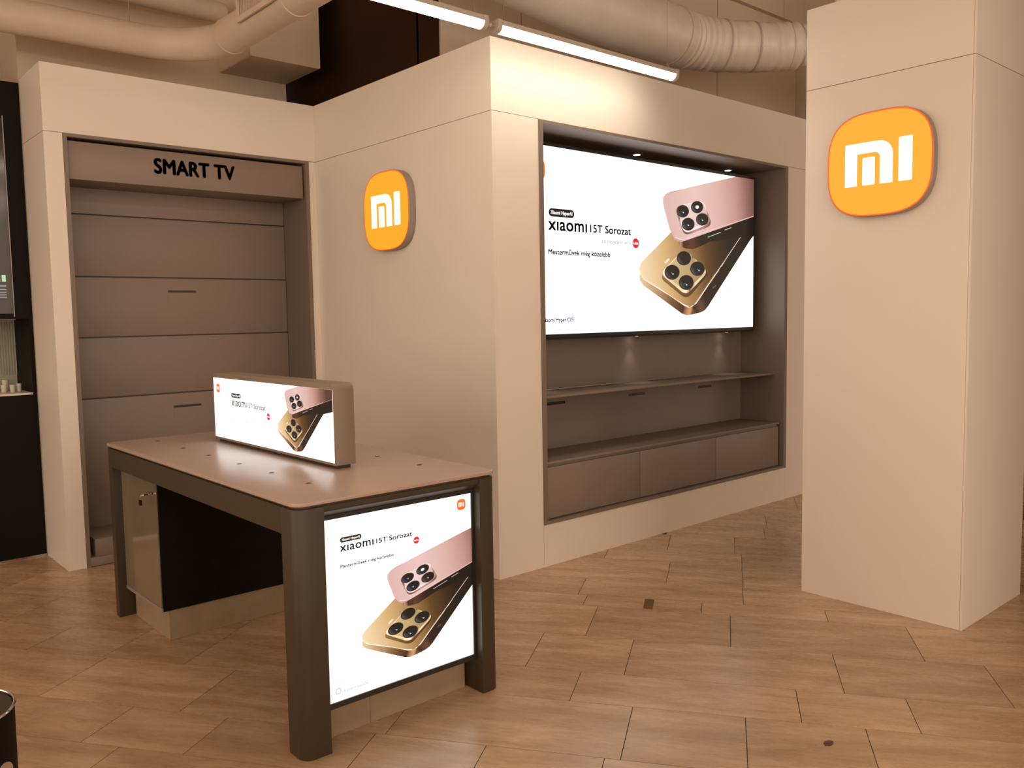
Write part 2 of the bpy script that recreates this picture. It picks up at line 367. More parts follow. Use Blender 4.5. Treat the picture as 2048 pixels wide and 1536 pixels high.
WHITE = (1.0, 0.985, 0.96)
def orange_mark(P, cx, cy_, half):
    P.shape(squircle(cx, cy_, half, half, 3.2, 40), srgb(250, 112, 38))
    for q in mark_shapes(half / .2665): P.shape([(cx + x, cy_ + y) for x, y in q], WHITE)
def red_dot(P, cx, cy_, r):
    P.shape([(cx + r * math.cos(2 * math.pi * i / 28), cy_ + r * math.sin(2 * math.pi * i / 28)) for i in range(28)], srgb(226, 30, 38))
    P.text('Leica', cx - r * .72, cy_ - r * .22, cx + r * .72, cy_ + r * .30, WHITE, 0.06)
def pill(P, x0, y0, x1, y1):
    P.shape(rrect(x0, y0, x1, y1, (y1 - y0) / 2 * .98, 6), K)
    w, h = x1 - x0, y1 - y0
    P.text('Xiaomi HyperAI', x0 + .08 * w, y0 + .30 * h, x1 - .08 * w, y0 + .74 * h, WHITE, 0.05)

# ------------------------------------------------------------------ floor
ANG = math.radians(34.6); CX = (math.cos(ANG), math.sin(ANG)); LX = (math.sin(ANG), -math.cos(ANG))
def st(s, t): return (s * CX[0] + t * LX[0], s * CX[1] + t * LX[1])
def to_px(p):
    v = Vector((p[0], p[1], (p[2] if len(p) > 2 else 0) - EYE)); z = v.dot(fw)
    if z < 0.2: return None
    return (1024 + FPX * v.dot(RT) / z, 768 + FPX * v.dot(DN) / z)
floor = MB().box((-9, -7, -0.10), (13, 10, -0.004)).build('floor', M_GROUT); tag(floor, kind='structure')
rows = [2.57, 2.865, 3.28, 3.573, 3.985, 4.415, 4.585, 4.885, 5.31, 5.575]
seq = [.412, .29, .17, .412, .29, .412, .293]
lo = rows[0]; i = 0; below = []
while lo > -5: lo -= seq[i % 7]; below.insert(0, lo); i += 1
hi = rows[-1]; i = 3; above = []
while hi < 10: hi += seq[i % 7]; above.append(hi); i += 1
rows_all = below + rows + above
known = {2.57: [-1.885, -2.317], 2.865: [-.35, -2.107, -2.78], 3.28: [.286, .703, -.604, -2.377], 3.573: [.475, 1.096, -.418, -.855],
         3.985: [.03, .861, -.652], 4.415: [.505], 4.585: [.1, -.79], 4.885: [-.326], 5.31: [-.744]}
rng = random.Random(7)
tile_mesh = None; far = MB(); ntile = 0
unit = bmesh.new(); bmesh.ops.create_cube(unit, size=1.0); tile_mesh = bpy.data.meshes.new('floor_tile'); unit.to_mesh(tile_mesh); unit.free(); tile_mesh.materials.append(M_STONE)
GAP = 0.0016
for a, b in zip(rows_all, rows_all[1:]):
    kn = sorted(known.get(round(a, 3), [])); js = []
    if kn:
        for p, q in zip(kn, kn[1:]):
            js.append(p)
            n = max(1, round((q - p) / 0.72))
            js += [p + (q - p) * k / n for k in range(1, n)]
        js.append(kn[-1])
    else: js = [rng.uniform(-.4, .4)]
    while js[0] > -8: js.insert(0, js[0] - rng.choice((.43, .62, .67, .85)))
    while js[-1] < 6: js.append(js[-1] + rng.choice((.43, .62, .67, .85)))
    for p, q in zip(js, js[1:]):
        cs = [st(a, p), st(b, p), st(b, q), st(a, q)]
        mid = st((a + b) / 2, (p + q) / 2)
        if mid[0] > 3.45 and mid[1] > 4.1: continue
        if mid[1] > 6.7: continue
        px = [to_px(c) for c in cs]
        vis = all(px) and max(v[0] for v in px) > -20 and min(v[0] for v in px) < 2070 and min(v[1] for v in px) < 1560 and mid[0] < 6.7 and mid[1] < 6.35
        z0, z1 = -0.012, rng.uniform(-0.0004, 0.0)
        if vis and ntile < 299:
            o = link('floor_tile', tile_mesh, floor); ntile += 1
            o.location = (*mid, (z0 + z1) / 2); o.rotation_euler = (0, 0, ANG); o.scale = (b - a - 2 * GAP, q - p - 2 * GAP, z1 - z0)
        else:
            far.prism([st(a + GAP, p + GAP), st(a + GAP, q - GAP), st(b - GAP, q - GAP), st(b - GAP, p + GAP)], 2, -0.012, -0.0002)
tag(far.build('floor_tile_field', M_STONE, floor), kind='stuff')

# ------------------------------------------------------------------ shop-fitting walls
G = 0.0015                                           # joint half width
YA, XB, YC = 5.785, 3.185, 3.756
HT, HJ = 3.118, 2.711
# wall with the SMART TV alcove
AX0, AX1, AI0, AI1 = 1.366, XB, 1.472, 3.128
wl = MB().box((AX0 + .02, YA + .02, 0), (AI0 - .0, 6.30, HT - .002)).box((AI1, YA + .02, 0), (AX1 + .1, 6.30, HT - .002)).box((AI0, YA + .02, HJ), (AI1, 6.30, HT - .002)).build('wall_left', M_WALLEDGE)
tag(wl, kind='structure')
box('panel', (AX0, YA, HJ + G), (AX1 - .001, YA + .02, HT), M_WALL, wl)
box('panel', (AX0, YA, 0.0), (AI0 - .001, YA + .02, HJ - G), M_WALL, wl)
box('panel', (AI1 + .001, YA, 0.0), (AX1 - .001, YA + .02, HJ - G), M_WALL, wl)
box('panel', (AX0, YA + .02, 0.0), (AX0 + .02, 6.30, HJ - G), M_WALL, wl)
box('panel', (AX0, YA + .02, HJ + G), (AX0 + .02, 6.30, HT), M_WALL, wl)
# wall with the small round-cornered sign
wm = MB().box((XB + .02, YC + .02, 0), (3.44, YA + .6, HT - .002)).build('wall_middle', M_WALLEDGE); tag(wm, kind='structure')
box('panel', (XB, YC, HJ + G), (XB + .02, YA + .02, HT), M_WALL, wm)
box('panel', (XB, YC, 0), (XB + .02, YA + .02, HJ - G), M_WALL, wm)
# wall with the framed screen recess
CI0, CI1, CZ0, CZ1, CX1 = 3.547, 6.294, 0.264, 2.709, 8.2
wr = MB().box((XB + .02, YC + .02, 0), (CI0, 4.20, HT - .002)).box((CI1, YC + .02, 0), (CX1, 4.20, HT - .002)).box((CI0, YC + .02, HJ), (CI1, 4.20, HT - .002)).box((CI0, YC + .02, 0), (CI1, 4.20, CZ0)).build('wall_right', M_WALLEDGE)
tag(wr, kind='structure')
box('panel', (XB + .0205, YC, HJ + G), (CX1, YC + .02, HT), M_WALL, wr)
box('panel', (XB + .0205, YC, 0), (CI0 - .001, YC + .02, HJ - G), M_WALL, wr)
box('panel', (CI0 + .001, YC, 0), (CI1 - .001, YC + .02, CZ0 - .001), M_WALL, wr)
box('panel', (CI1 + .001, YC, 0), (CX1, YC + .02, HJ - G), M_WALL, wr)
# free-standing pillar
PX0, PX1, PY0, PY1 = 4.256, 5.043, 1.587, 2.432
pl = MB().box((PX0 + .02, PY0 + .02, 0), (PX1 - .02, PY1 - .02, HT)).build('pillar', M_WALLEDGE); tag(pl, kind='structure')
for z0, z1 in ((0, HJ - G), (HJ + G, HT + .01)):
    box('panel', (PX0, PY0 + .012, z0), (PX0 + .02, PY1 - .0005, z1), M_WALL, pl, 0.001)
    box('panel', (PX0, PY0, z0), (PX1, PY0 + .011, z1), M_WALL, pl, 0.001)
    box('panel', (PX1 - .02, PY0 + .012, z0), (PX1, PY1, z1), M_WALL, pl)
    box('panel', (PX0 + .021, PY1 - .02, z0), (PX1 - .021, PY1, z1), M_WALL, pl)

# ------------------------------------------------------------------ building behind and above the fittings
CEIL = 4.75
tag(MB().box((-9, -7, CEIL), (13, 10, CEIL + .1)).build('ceiling', M_CREAM), kind='structure')
wb = MB().box((1.366, 6.322, 0), (3.245, 6.9, CEIL)).build('wall_back', M_CREAM); tag(wb, kind='structure')
tag(box('wall_far_left', (-4.0, 6.80, 0), (1.365, 6.95, CEIL), M_CREAM), kind='structure')
tag(MB().prism(rrect(2.706, 3.395, 3.25, CEIL, .012, 3, (1, 1, 0, 0)), 1, 5.78, 6.321).build('ceiling_beam', M_CREAM), kind='structure')
tag(MB().box((3.450, 4.592, HT - .4), (3.4605, 4.83, CEIL)).box((3.450, 4.81, HT - .4), (3.62, 8.2, CEIL)).box((3.0, 8.2, 0), (6, 8.35, CEIL)).build('wall_recess', M_BROWN), kind='structure')
wrr = MB().box((3.461, 4.59, HT - .5), (7.80, 4.80, CEIL)).build('wall_rear_right', M_CREAM); tag(wrr, kind='structure')
for a, b in ((3.4615, 4.17), (4.176, 5.3), (5.306, 6.5), (6.506, 7.80)):
    box('panel', (a, 4.575, HT - .4), (b - .003, 4.589, 4.29), M_CREAM, wrr)
for a, b in ((3.4615, 5.0), (5.004, 7.525), (7.531, 8.6)):
    box('panel', (a, 4.54, 4.335), (b - .003, 4.589, CEIL - .01), M_CREAM, wrr)
tag(box('wall_far_right', (7.9, 4.3, 0), (8.05, 9.0, CEIL), M_CREAM), kind='structure')

tag(box('wall_side_right', (6.85, -6.5, 0), (7.0, 2.15, CEIL), M_BROWN), kind='structure')
tag(box('wall_end_right', (8.2, 2.0, 0), (8.35, 4.25, CEIL), M_CREAM), kind='structure')

# ------------------------------------------------------------------ SMART TV alcove
al = thing('display_alcove', (2.3, YA + .2, 0), 'tall taupe alcove of wide horizontal panels under a SMART TV header', 'alcove')
FY = YA - .004
MB().box((AI0, FY, 0), (AI0 + .024, 6.15, HJ)).build('frame_side', M_FRAME, al)
MB().box((AI1 - .030, FY, 0), (AI1, 6.15, HJ)).build('frame_side', M_FRAME, al)
MB().box((AI0 + .024, FY, HJ - .020), (AI1 - .030, YA + .05, HJ)).build('frame_top', M_FRAME, al)
NI0, NI1, NB = AI0 + .024, AI1 - .030, 6.155
box('backing', (AI0, NB + .036, 0), (AI1, NB + .05, HJ), M_FRAME, al)
zs = [0.10, 1.043, 1.453, 1.858, 2.268, 2.69]
for a, b in zip(zs, zs[1:]): box('back_panel', (NI0, NB, a + .005), (NI1, NB + .035, b - .005), M_NICHE, al, 0.0008)
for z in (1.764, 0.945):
    s = MB().prism(rrect(2.193, z - .008, 2.394, z + .008, .007, 4), 1, NB - .0015, NB + .002).build('slot_shade_strip', M_BEZEL, al)  # raised black strip paints the dark inside of the cable slot
    MB().box((2.193, NB - .0008, z - .078), (2.1945, NB, z)).box((2.193, NB - .0006, z - .078), (2.30, NB, z - .077)).build('flap_seam', M_FRAME, s)
hd = box('header', (NI0 + .001, YA + .02, 2.44), (NI1 - .012, NB - .001, 2.672), M_NICHE, al, 0.001)
class Raised(Print): pass
vs, fs, bb = text_mesh('SMART TV', 0.0, 1.02)
tm = bpy.data.meshes.new('lettering'); X0, X1, Z0, Z1 = 2.020, 2.563, 2.524, 2.619
V = [(X0 + (v[0] - bb[0]) / (bb[1] - bb[0]) * (X1 - X0), YA + .0185, Z0 + (v[1] - bb[2]) / (bb[3] - bb[2]) * (Z1 - Z0)) for v in vs]
V2, F2 = [], []
for dx, dz_ in ((-.005, -.003), (.005, -.003), (-.005, .003), (.005, .003), (0, -.005), (0, .005)):
    F2 += [tuple(i + len(V2) for i in f) for f in fs]; V2 += [(v[0] + dx, v[1], v[2] + dz_) for v in V]
tm.from_pydata(V2, [], F2); tm.materials.append(M_TEXT); tag(link('lettering', tm, hd), 'dark brown capital letters SMART TV')
box('floor_board', (NI0, YA - .004, 0.004), (NI1, NB, 0.058), M_NICHE, al, 0.001)
box('plinth', (1.531, YA + .015, 0.0585), (NI1 - .04, NB - .001, 0.171), M_NICHE, al, 0.001)

# ------------------------------------------------------------------ framed recess
rc = thing('display_recess', (4.92, YC + .2, CZ0), 'dark taupe framed wall recess around the big lit screen and shelf', 'recess')
RI0, RI1, RZ0, RZ1, RB = CI0 + .030, CI1 - .042, CZ0 + .020, CZ1 - .018, 4.157
fy = YC - .010
MB().box((CI0, fy, CZ0), (RI0, RB, CZ1)).build('frame_side', M_FRAME, rc)
MB().box((RI1, fy, CZ0), (CI1, RB, CZ1)).build('frame_side', M_FRAME, rc)
MB().box((RI0, fy, RZ1), (RI1, RB, CZ1)).build('frame_top', M_FRAME, rc)
MB().box((RI0, fy, CZ0), (RI1, RB, RZ0)).build('frame_bottom', M_FRAME, rc)
box('back_panel', (RI0, RB, 1.05), (RI1, RB + .02, RZ1), M_NICHE, rc)
box('back_panel', (RI0, RB, CZ0), (RI1, RB + .02, 1.046), M_NICHE, rc)
box('shelf', (RI0 + .0005, 3.83, 1.033), (RI1 - .0005, RB - .004, 1.047), M_NICHE, rc, 0.001)
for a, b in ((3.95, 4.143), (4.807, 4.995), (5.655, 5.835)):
    MB().prism(rrect(a, .942, b, .962, .009, 4), 1, RB - .0015, RB + .002).build('slot_shade_strip', M_BEZEL, rc)  # black strip again in place of the dark slot opening
for x in (3.80, 4.818, 5.941):
    for z, y in ((RZ1, 4.075), (1.3922, 4.10)):
        d = MB().cyl((x, y, z - .004), (x, y, z), .034, 20).build('downlight', M_GREYMETAL, rc)
        MB().cyl((x, y, z - .0052), (x, y, z - .0035), .025, 20).build('lens', M_SPOT, d)
        L = bpy.data.lights.new('downlight_lamp', 'SPOT'); L.energy = 1.6 if z < 2 else 0.5; L.color = (1, .9, .8); L.spot_size = math.radians(70); L.spot_blend = .8; L.shadow_soft_size = .02
        lo_ = link('downlight_lamp', L, d); lo_.location = (x, y, z - .008)

# big lightbox
tv = thing('wall_lightbox', (4.9, TV_Y + .1, 1.40), 'very wide backlit phone advertisement with white ground in the wall recess', 'lightbox')
TX0, TX1, TZ0, TZ1 = 3.645, 6.130, 1.428, 2.617
box('housing', (TX0 - .012, TV_Y + .001, TZ0 - .036), (TX1 + .012, RB - .002, TZ1 + .020), M_BEZEL, tv, 0.002)
MB().box((TX0 - .012, TV_Y - .006, TZ0 - .022), (TX1 + .012, TV_Y + .0005, TZ0)).box((TX0 - .012, TV_Y - .006, TZ1), (TX1 + .012, TV_Y + .0005, TZ1 + .020)).box((TX0 - .012, TV_Y - .006, TZ0), (TX0, TV_Y + .0005, TZ1)).box((TX1, TV_Y - .006, TZ0), (TX1 + .012, TV_Y + .0005, TZ1)).build('bezel', M_BEZEL, tv)
P = Print(lambda u, v, h: (u, TV_Y - h, v), (TX0, TZ0, TX1, TZ1), 0.00008)
P.shape([(TX0, TZ0), (TX1, TZ0), (TX1, TZ1), (TX0, TZ1)], WHITE)
sc_ = P.build('lit_face', M_PRINT, tv)
P = Print(lambda u, v, h: (u, TV_Y - .0004 - h, v), (TX0, TZ0, TX1, TZ1), 0.00008)
phones(P, screen_point)
tag(P.build('printed_phones', M_INK, sc_), 'pink and gold phones with four-lens cameras')
P = Print(lambda u, v, h: (u, TV_Y - .0004 - h, v), (TX0, TZ0, TX1, TZ1), 0.00008)
pill(P, 3.82, 2.179, 4.052, 2.231)
P.text('xıaomı', 3.818, 2.093, 4.170, 2.148, K, 0.045, 1.05)
P.text('15T Sorozat', 4.203, 2.097, 4.613, 2.148, K, 0.035)
P.text('CO ENGINEERED WITH', 4.316, 2.031, 4.615, 2.050, srgb(125, 125, 128), 0.03)
red_dot(P, 4.665, 2.044, .035)
P.text('Mesterművek még közelebb', 3.813, 1.940, 4.397, 1.971, K, 0.045)
P.text('powered by', 3.776, 1.548, 3.883, 1.560, srgb(190, 186, 184), 0.03)
P.text('Xiaomi Hyper', 3.752, 1.507, 3.966, 1.533, srgb(30, 26, 30), 0.04)
P.text('OS', 3.973, 1.507, 4.034, 1.533, srgb(90, 75, 190), 0.04)
orange_mark(P, 3.728, 2.466, .065)
P.build('printed_text', M_INK, sc_)

# low drawer cabinet in the recess
dc = thing('drawer_cabinet', (4.92, 3.95, RZ0), 'low taupe cabinet with three wide drawers under the recess shelf', 'cabinet')
DX0, DX1, DY = 3.603, 6.226, 3.776
box('carcass', (DX0, DY + .02, RZ0), (DX1, RB - .002, .612), M_FRAME, dc)
box('worktop', (RI0 + .004, DY - .001, .630), (DX1 + .01, RB - .002, .645), M_NICHE, dc, 0.001)
box('rail', (DX0, DY + .012, .612), (DX1, DY + .03, .630), M_FRAME, dc)
ed = [DX0, 4.482, 5.360, DX1]
for a, b in zip(ed, ed[1:]): box('drawer', (a + .003, DY, RZ0 + .006), (b - .003, DY + .019, .611), M_NICHE, dc, 0.001)

# ------------------------------------------------------------------ round-cornered illuminated signs
def sign(label, X, yc, zc):
    t = thing('illuminated_sign', (X, yc, zc - .26), label, 'sign', 'orange illuminated signs')
    def outline(k): return squircle(0, 0, .2665 * k, .2575 * k, 3.0, 96)
    # body: loft from wall to face
    b = bmesh.new(); rings = []
    for d, k in ((0.0, .985), (.012, .985), (.013, 1.0), (.052, 1.0), (.055, .992)):
        rings.append([b.verts.new((X - d, yc - u, zc + v)) for u, v in outline(k)])
    n = 96
    for r0, r1 in zip(rings, rings[1:]):
        for i in range(n): b.faces.new((r0[i], r0[(i + 1) % n], r1[(i + 1) % n], r1[i]))
    b.faces.new(rings[0]); b.faces.new(rings[-1])
    bmesh.ops.recalc_face_normals(b, faces=b.faces[:])
    mb = MB(); mb.bm.free(); mb.bm = b; mb.build('body', M_GREYMETAL, t, True)
    def face(name, ks, cols, d):
        v, f, c = [], [], []
        if ks[0] == 0: v.append((X - d, yc, zc)); c.append(cols[0])
        rs = []
        for k, cc in zip(ks, cols):
            if k == 0: continue
            rs.append(len(v))
            for u, w in outline(k): v.append((X - d, yc - u, zc + w)); c.append(cc)
        if ks[0] == 0:
            for i in range(n): f.append((0, rs[0] + i, rs[0] + (i + 1) % n))
        for a, b2 in zip(rs, rs[1:]):
            for i in range(n): f.append((a + i, b2 + i, b2 + (i + 1) % n, a + (i + 1) % n))
        me = bpy.data.meshes.new(name); me.from_pydata(v, [], f); me.materials.append(M_SIGN)
        at = me.color_attributes.new('ink', 'FLOAT_COLOR', 'POINT')
        for i, cc in enumerate(c): at.data[i].color = (*cc, 1)
        return link(name, me, t)
    tag(face('face', (0, .5, .968), ((1.0, .42, .02),) * 3, .0556), 'lit orange face')
    tag(face('rim', (.968, .992), ((1.0, .10, .011),) * 2, .0556), 'lit red rim')
    for q in mark_shapes(): MB().prism([(yc - x, zc + y) for x, y in q], 0, X - .0575, X - .0558).build('letter', M_SIGNWHITE, t)
    return t
sign('orange glowing square sign with white lettering on the wall behind the table', XB, 4.777, 2.2495)
sign('orange glowing square sign with white lettering high on the pillar', PX0, 2.0105, 2.2735)

# ------------------------------------------------------------------ display table
tb = thing('display_table', (1.787, 3.71, 0), 'dark taupe display table with thin top and lit end panel', 'table')
TX0_, TX1_, TY0, TY1, TZ = 1.333, 2.240, 2.645, 4.774, 0.92
MB().prism(rrect(TX0_, TY0, TX1_, TY1, .045, 8), 2, TZ - .013, TZ, .0012).build('tabletop', M_TOP, tb, True)
MB().prism(rrect(TX0_ + .012, TY0 + .012, TX1_ - .012, TY1 - .012, .04, 6), 2, TZ - .023, TZ - .0135).build('spacer', M_TABLE, tb)
fx0, fx1, fy0, fy1, ft = TX0_ + .003, TX1_ - .003, TY0 + .003, TY1 - .003, TZ - .0235
LW = .108
for (x0, x1, y0, y1, cn) in ((fx0, fx0 + LW, fy0, fy0 + .112, (1, 0, 0, 0)), (fx1 - .092, fx1, fy0, fy0 + .165, (0, 1, 0, 0)), (fx0, fx0 + LW, fy1 - .095, fy1, (0, 0, 0, 1)), (fx1 - .092, fx1, fy1 - .095, fy1, (0, 0, 1, 0))):
    MB().prism(rrect(x0, y0, x1, y1, .045, 8, cn), 2, 0.0, ft, .0015).build('leg', M_TABLE, tb, True)
box('apron', (fx0, fy0 + .112, .800), (fx0 + .022, fy1 - .095, ft), M_TABLE, tb)
box('apron', (fx1 - .022, fy0 + .165, .800), (fx1, fy1 - .095, ft), M_TABLE, tb)
box('apron', (fx0 + LW, fy0 + .006, .880), (fx1 - .092, fy0 + .03, ft), M_TABLE, tb)
box('apron', (fx0 + LW, fy1 - .03, .80), (fx1 - .092, fy1, ft), M_TABLE, tb)
box('underside', (fx0 + .023, fy0 + .03, .880), (fx1 - .023, fy1 - .03, ft - .0005), M_TABLE, tb)
# end light panel with splayed reveal
MB().prism([(fy0 + .010, .8795), (fy0 + .010, .874), (2.683, .8535), (2.70, .8535), (2.70, .8795)], 0, fx0 + LW, fx1 - .092).build('reveal', M_TABLE, tb)
EY = 2.690
lp = box('light_panel', (fx0 + LW + .002, EY + .001, .138), (fx1 - .0925, EY + .09, .852), M_BLACK, tb)
PX_0, PX_1, PZ0, PZ1 = 1.462, 2.131, .161, .836
MB().box((1.446, EY - .006, .140), (2.1445, EY + .001, PZ0)).box((1.446, EY - .006, PZ1), (2.1445, EY + .001, PZ1 + .016)).box((1.446, EY - .006, PZ0), (PX_0, EY + .001, PZ1)).box((PX_1, EY - .006, PZ0), (2.1445, EY + .001, PZ1)).build('bezel', M_BEZEL, lp)
place = lambda u, v, h: (u, EY - h, v)
P = Print(place, (PX_0, PZ0, PX_1, PZ1), 0.00005)
P.shape([(PX_0, PZ0), (PX_1, PZ0), (PX_1, PZ1), (PX_0, PZ1)], WHITE)
P.build('lit_face', M_PRINT, lp)
P = Print(lambda u, v, h: (u, EY - .0003 - h, v), (PX_0, PZ0, PX_1, PZ1), 0.00005)
phones(P, panel_point)
pill(P, 1.525, .744, 1.615, .763)
P.text('xıaomı', 1.5245, .7115, 1.665, .7325, srgb(25, 25, 28), 0.035, 1.05)
P.text('15T Sorozat', 1.6775, .7135, 1.8385, .7312, srgb(25, 25, 27), 0.04)
P.text('CO ENGINEERED WITH', 1.72, .687, 1.841, .6935, srgb(205, 205, 205), 0.03)
red_dot(P, 1.858, .692, .014)
P.text('Mesterművek még közelebb', 1.523, .651, 1.752, .662, srgb(40, 40, 42), 0.045)
orange_mark(P, 2.0805, .796, .0220)
for k, cc in ((.0125, srgb(170, 200, 235)), (.0092, WHITE)): P.shape([(1.4985 + k * math.cos(2 * math.pi * i / 28), .2 + k * math.sin(2 * math.pi * i / 28)) for i in range(28)], cc)
P.text('Xiaomi HyperOS', 1.519, .190, 1.623, .2005, srgb(175, 175, 180), 0.03)
P.build('printed_advert', M_INK, lp)
box('plinth', (1.452, 2.752, .0005), (2.13, 2.80, .139), M_PLINTH, tb)
box('plinth_seam', (1.668, 2.7515, .001), (1.6695, 2.7525, .139), M_GROUT, tb)
# storage cabinet at the other end
box('cabinet', (1.384, 4.150, .150), (2.19, fy1 - .096, .799), M_BLACK, tb)
dr = box('cabinet_door', (1.378, 4.158, .168), (1.3835, fy1 - .097, .796), M_DOOR, tb)
box('door_lip', (1.376, 4.151, .150), (1.3838, fy1 - .097, .1675), M_GREYMETAL, tb)
box('plinth', (1.412, 4.158, .0005), (2.16, fy1 - .12, .149), M_PLINTH, tb)
lk = MB().cyl((1.378, 4.186, .728), (1.362, 4.186, .728), .011, 18).cyl((1.362, 4.186, .728), (1.355, 4.186, .728), .0085, 18).build('lock', M_CHROME, dr, True)
ky = thing('key', (1.35, 4.19, .66), 'small key with a black tag hanging in the lock of the table cabinet door', 'key')
MB().box((1.330, 4.184, .7255), (1.3548, 4.188, .7305)).cyl((1.330, 4.186, .728), (1.322, 4.20, .724), .0025, 8).build('shank', M_CHROME, ky)
MB().tube([(1.322, 4.20, .724), (1.320, 4.205, .712), (1.320, 4.207, .702)], .0012, 6).build('ring', M_CHROME, ky)
MB().prism(rrect(4.193, .676, 4.221, .702, .004, 3), 0, 1.317, 1.323).build('tag', M_BLACK, ky)
# tabletop cable grommets
for x, y in [(1.556, v) for v in (4.62, 4.262, 3.938, 3.598, 3.282, 2.966)] + [(2.092, v) for v in (3.318, 2.986, 3.65, 4.0)]:
    a, b = .013, .004
    pts = [(x + .016 * math.cos(2 * math.pi * i / 16) * .75 + .016 * math.sin(2 * math.pi * i / 16) * .0, y + .016 * math.sin(2 * math.pi * i / 16) * .75) for i in range(16)]
    g = MB().prism(pts, 2, TZ - .001, TZ + .0006).build('grommet', M_TABLE, tb)
    MB().prism([(x + .0075 * math.cos(2 * math.pi * i / 12), y + .0075 * math.sin(2 * math.pi * i / 12)) for i in range(12)], 2, TZ, TZ + .0009).build('hole_dark_disc', M_BLACK, g)  # black disc laid on top paints the dark of the hole

# tabletop lightbox
bx = thing('tabletop_lightbox', (1.825, 3.77, TZ), 'long low lightbox with phone advertisement standing on the display table', 'lightbox')
BX0, BX1, BY0, BY1, BZ0, BZ1 = 1.775, 1.874, 3.144, 4.390, .936, 1.281
MB().prism(rrect(BY0, BZ0, BY1, BZ1, .032, 8, (0, 0, 1, 1)), 0, BX0, BX1, .0015).build('housing', M_BOXSHELL, bx, True)
box('foot', (1.795, 3.158, TZ + .0005), (1.856, 4.43 - .05, BZ0 + .001), M_TABLE, bx)
place = lambda u, v, h: (BX0 - .0006 - h, -u, v)
R4 = (-4.384, .9475, -3.146, 1.256)
P = Print(place, R4, 0.00003)
P.shape([(R4[0], R4[1]), (R4[2], R4[1]), (R4[2], R4[3]), (R4[0], R4[3])], WHITE)
fc = P.build('lit_face', M_PRINT, bx)
P = Print(lambda u, v, h: (BX0 - .0009 - h, -u, v), R4, 0.00003)
phones(P, table_point)
tag(P.build('printed_phones', M_INK, fc), 'pink and gold phones with four-lens cameras')
P = Print(lambda u, v, h: (BX0 - .0009 - h, -u, v), R4, 0.00003)
orange_mark(P, -4.3255, 1.2025, .0225)
pill(P, -4.164, 1.164, -4.052, 1.186)
P.text('xıaomı', -4.163, 1.122, -3.988, 1.149, srgb(60, 58, 58), 0.03, 1.05)
P.text('15T Sorozat', -3.980, 1.1235, -3.778, 1.147, srgb(90, 88, 86), 0.03)
red_dot(P, -3.752, 1.097, .0165)
P.text('Mesterművek még közelebb', -4.167, 1.052, -3.891, 1.061, srgb(180, 175, 165), 0.03)
P.build('printed_text', M_INK, fc)

# ------------------------------------------------------------------ hanging tube lamps
LY, LZ = 3.45, 3.045
def lamp(x0, x1, y, z, label, off=None):
    t = thing('tube_lamp' if off is None else 'tube_lamp_%s_offscreen' % off, ((x0 + x1) / 2, y, z - .034), label, 'lamp', 'hanging tube lamps')
    MB().prism([(-.036 + y, z), (.036 + y, z), (.034 + y, z + .026), (-.034 + y, z + .026)], 0, x0 + .028, x1 - .028).build('housing', M_LAMPBODY, t)
    pr = [(y + .035 * math.cos(math.radians(a)), z + .034 * math.sin(math.radians(a)) if False else z - .001 + .033 * math.sin(math.radians(a)) * 1.0) for a in range(180, 361, 15)]
    MB().prism(pr, 0, x0 + .03, x1 - .03).build('diffuser' if off is None else 'diffuser_%s_offscreen' % off, M_LAMP, t, True)
    for a, b in ((x0, x0 + .029), (x1 - .029, x1)):
        MB().prism([(y + .0385 * math.cos(math.radians(q)), z - .001 + .036 * math.sin(math.radians(q))) for q in range(180, 361, 15)] + [(y + .038, z + .028), (y - .038, z + .028)], 0, a, b, .002).build('end_cap', M_LAMPBODY, t, True)
    for a, d in ((x0, -1), (x1, 1)): MB().cyl((a, y, z), (a + d * .022, y, z), .009, 12).build('cable_gland', M_CHROME, t)
    for xx in (x0 + .07, x1 - .07):
        MB().box((xx - .022, y - .03, z + .026), (xx + .022, y + .03, z + .033)).build('clip', M_GREYMETAL, t)
        MB().tube([(xx - .010, y, z + .032), (xx, y, z + .075), (xx + .010, y, z + .032)], .0016, 6).tube([(xx, y, z + .074), (xx, y, CEIL)], .0012, 6).build('hanger_wire', M_GREYMETAL, t)
    return t
X = 2.953
lamp(X, X + 1.495, LY, LZ, 'white hanging tube lamp above the framed screen wall')
lamp(X - .062 - 1.495, X - .062, LY, LZ, 'white hanging tube lamp above the display table, beside the smaller sign')
lamp(X - 2 * 1.557, X - 1.557 - .062, LY, LZ, 'added unseen tube lamp further along the row past the table', 'table_row')  # unseen lamp, added to carry the row on
lamp(X - 3 * 1.557, X - 2 * 1.557 - .062, LY, LZ, 'added unseen tube lamp last in the row beside the black kiosk', 'kiosk_row')  # another unseen, added lamp at the end of the row
for x, n, w in ((1.45, 'pillar_row', 'before the pillar'), (-.107, 'open_floor', 'over the open tiles'), (-1.664, 'bin_row', 'past the black bin')):
    lamp(x, x + 1.495, .85, LZ, 'added unseen tube lamp in a second row, ' + w, n)  # whole second row is added and unseen, its position assumed

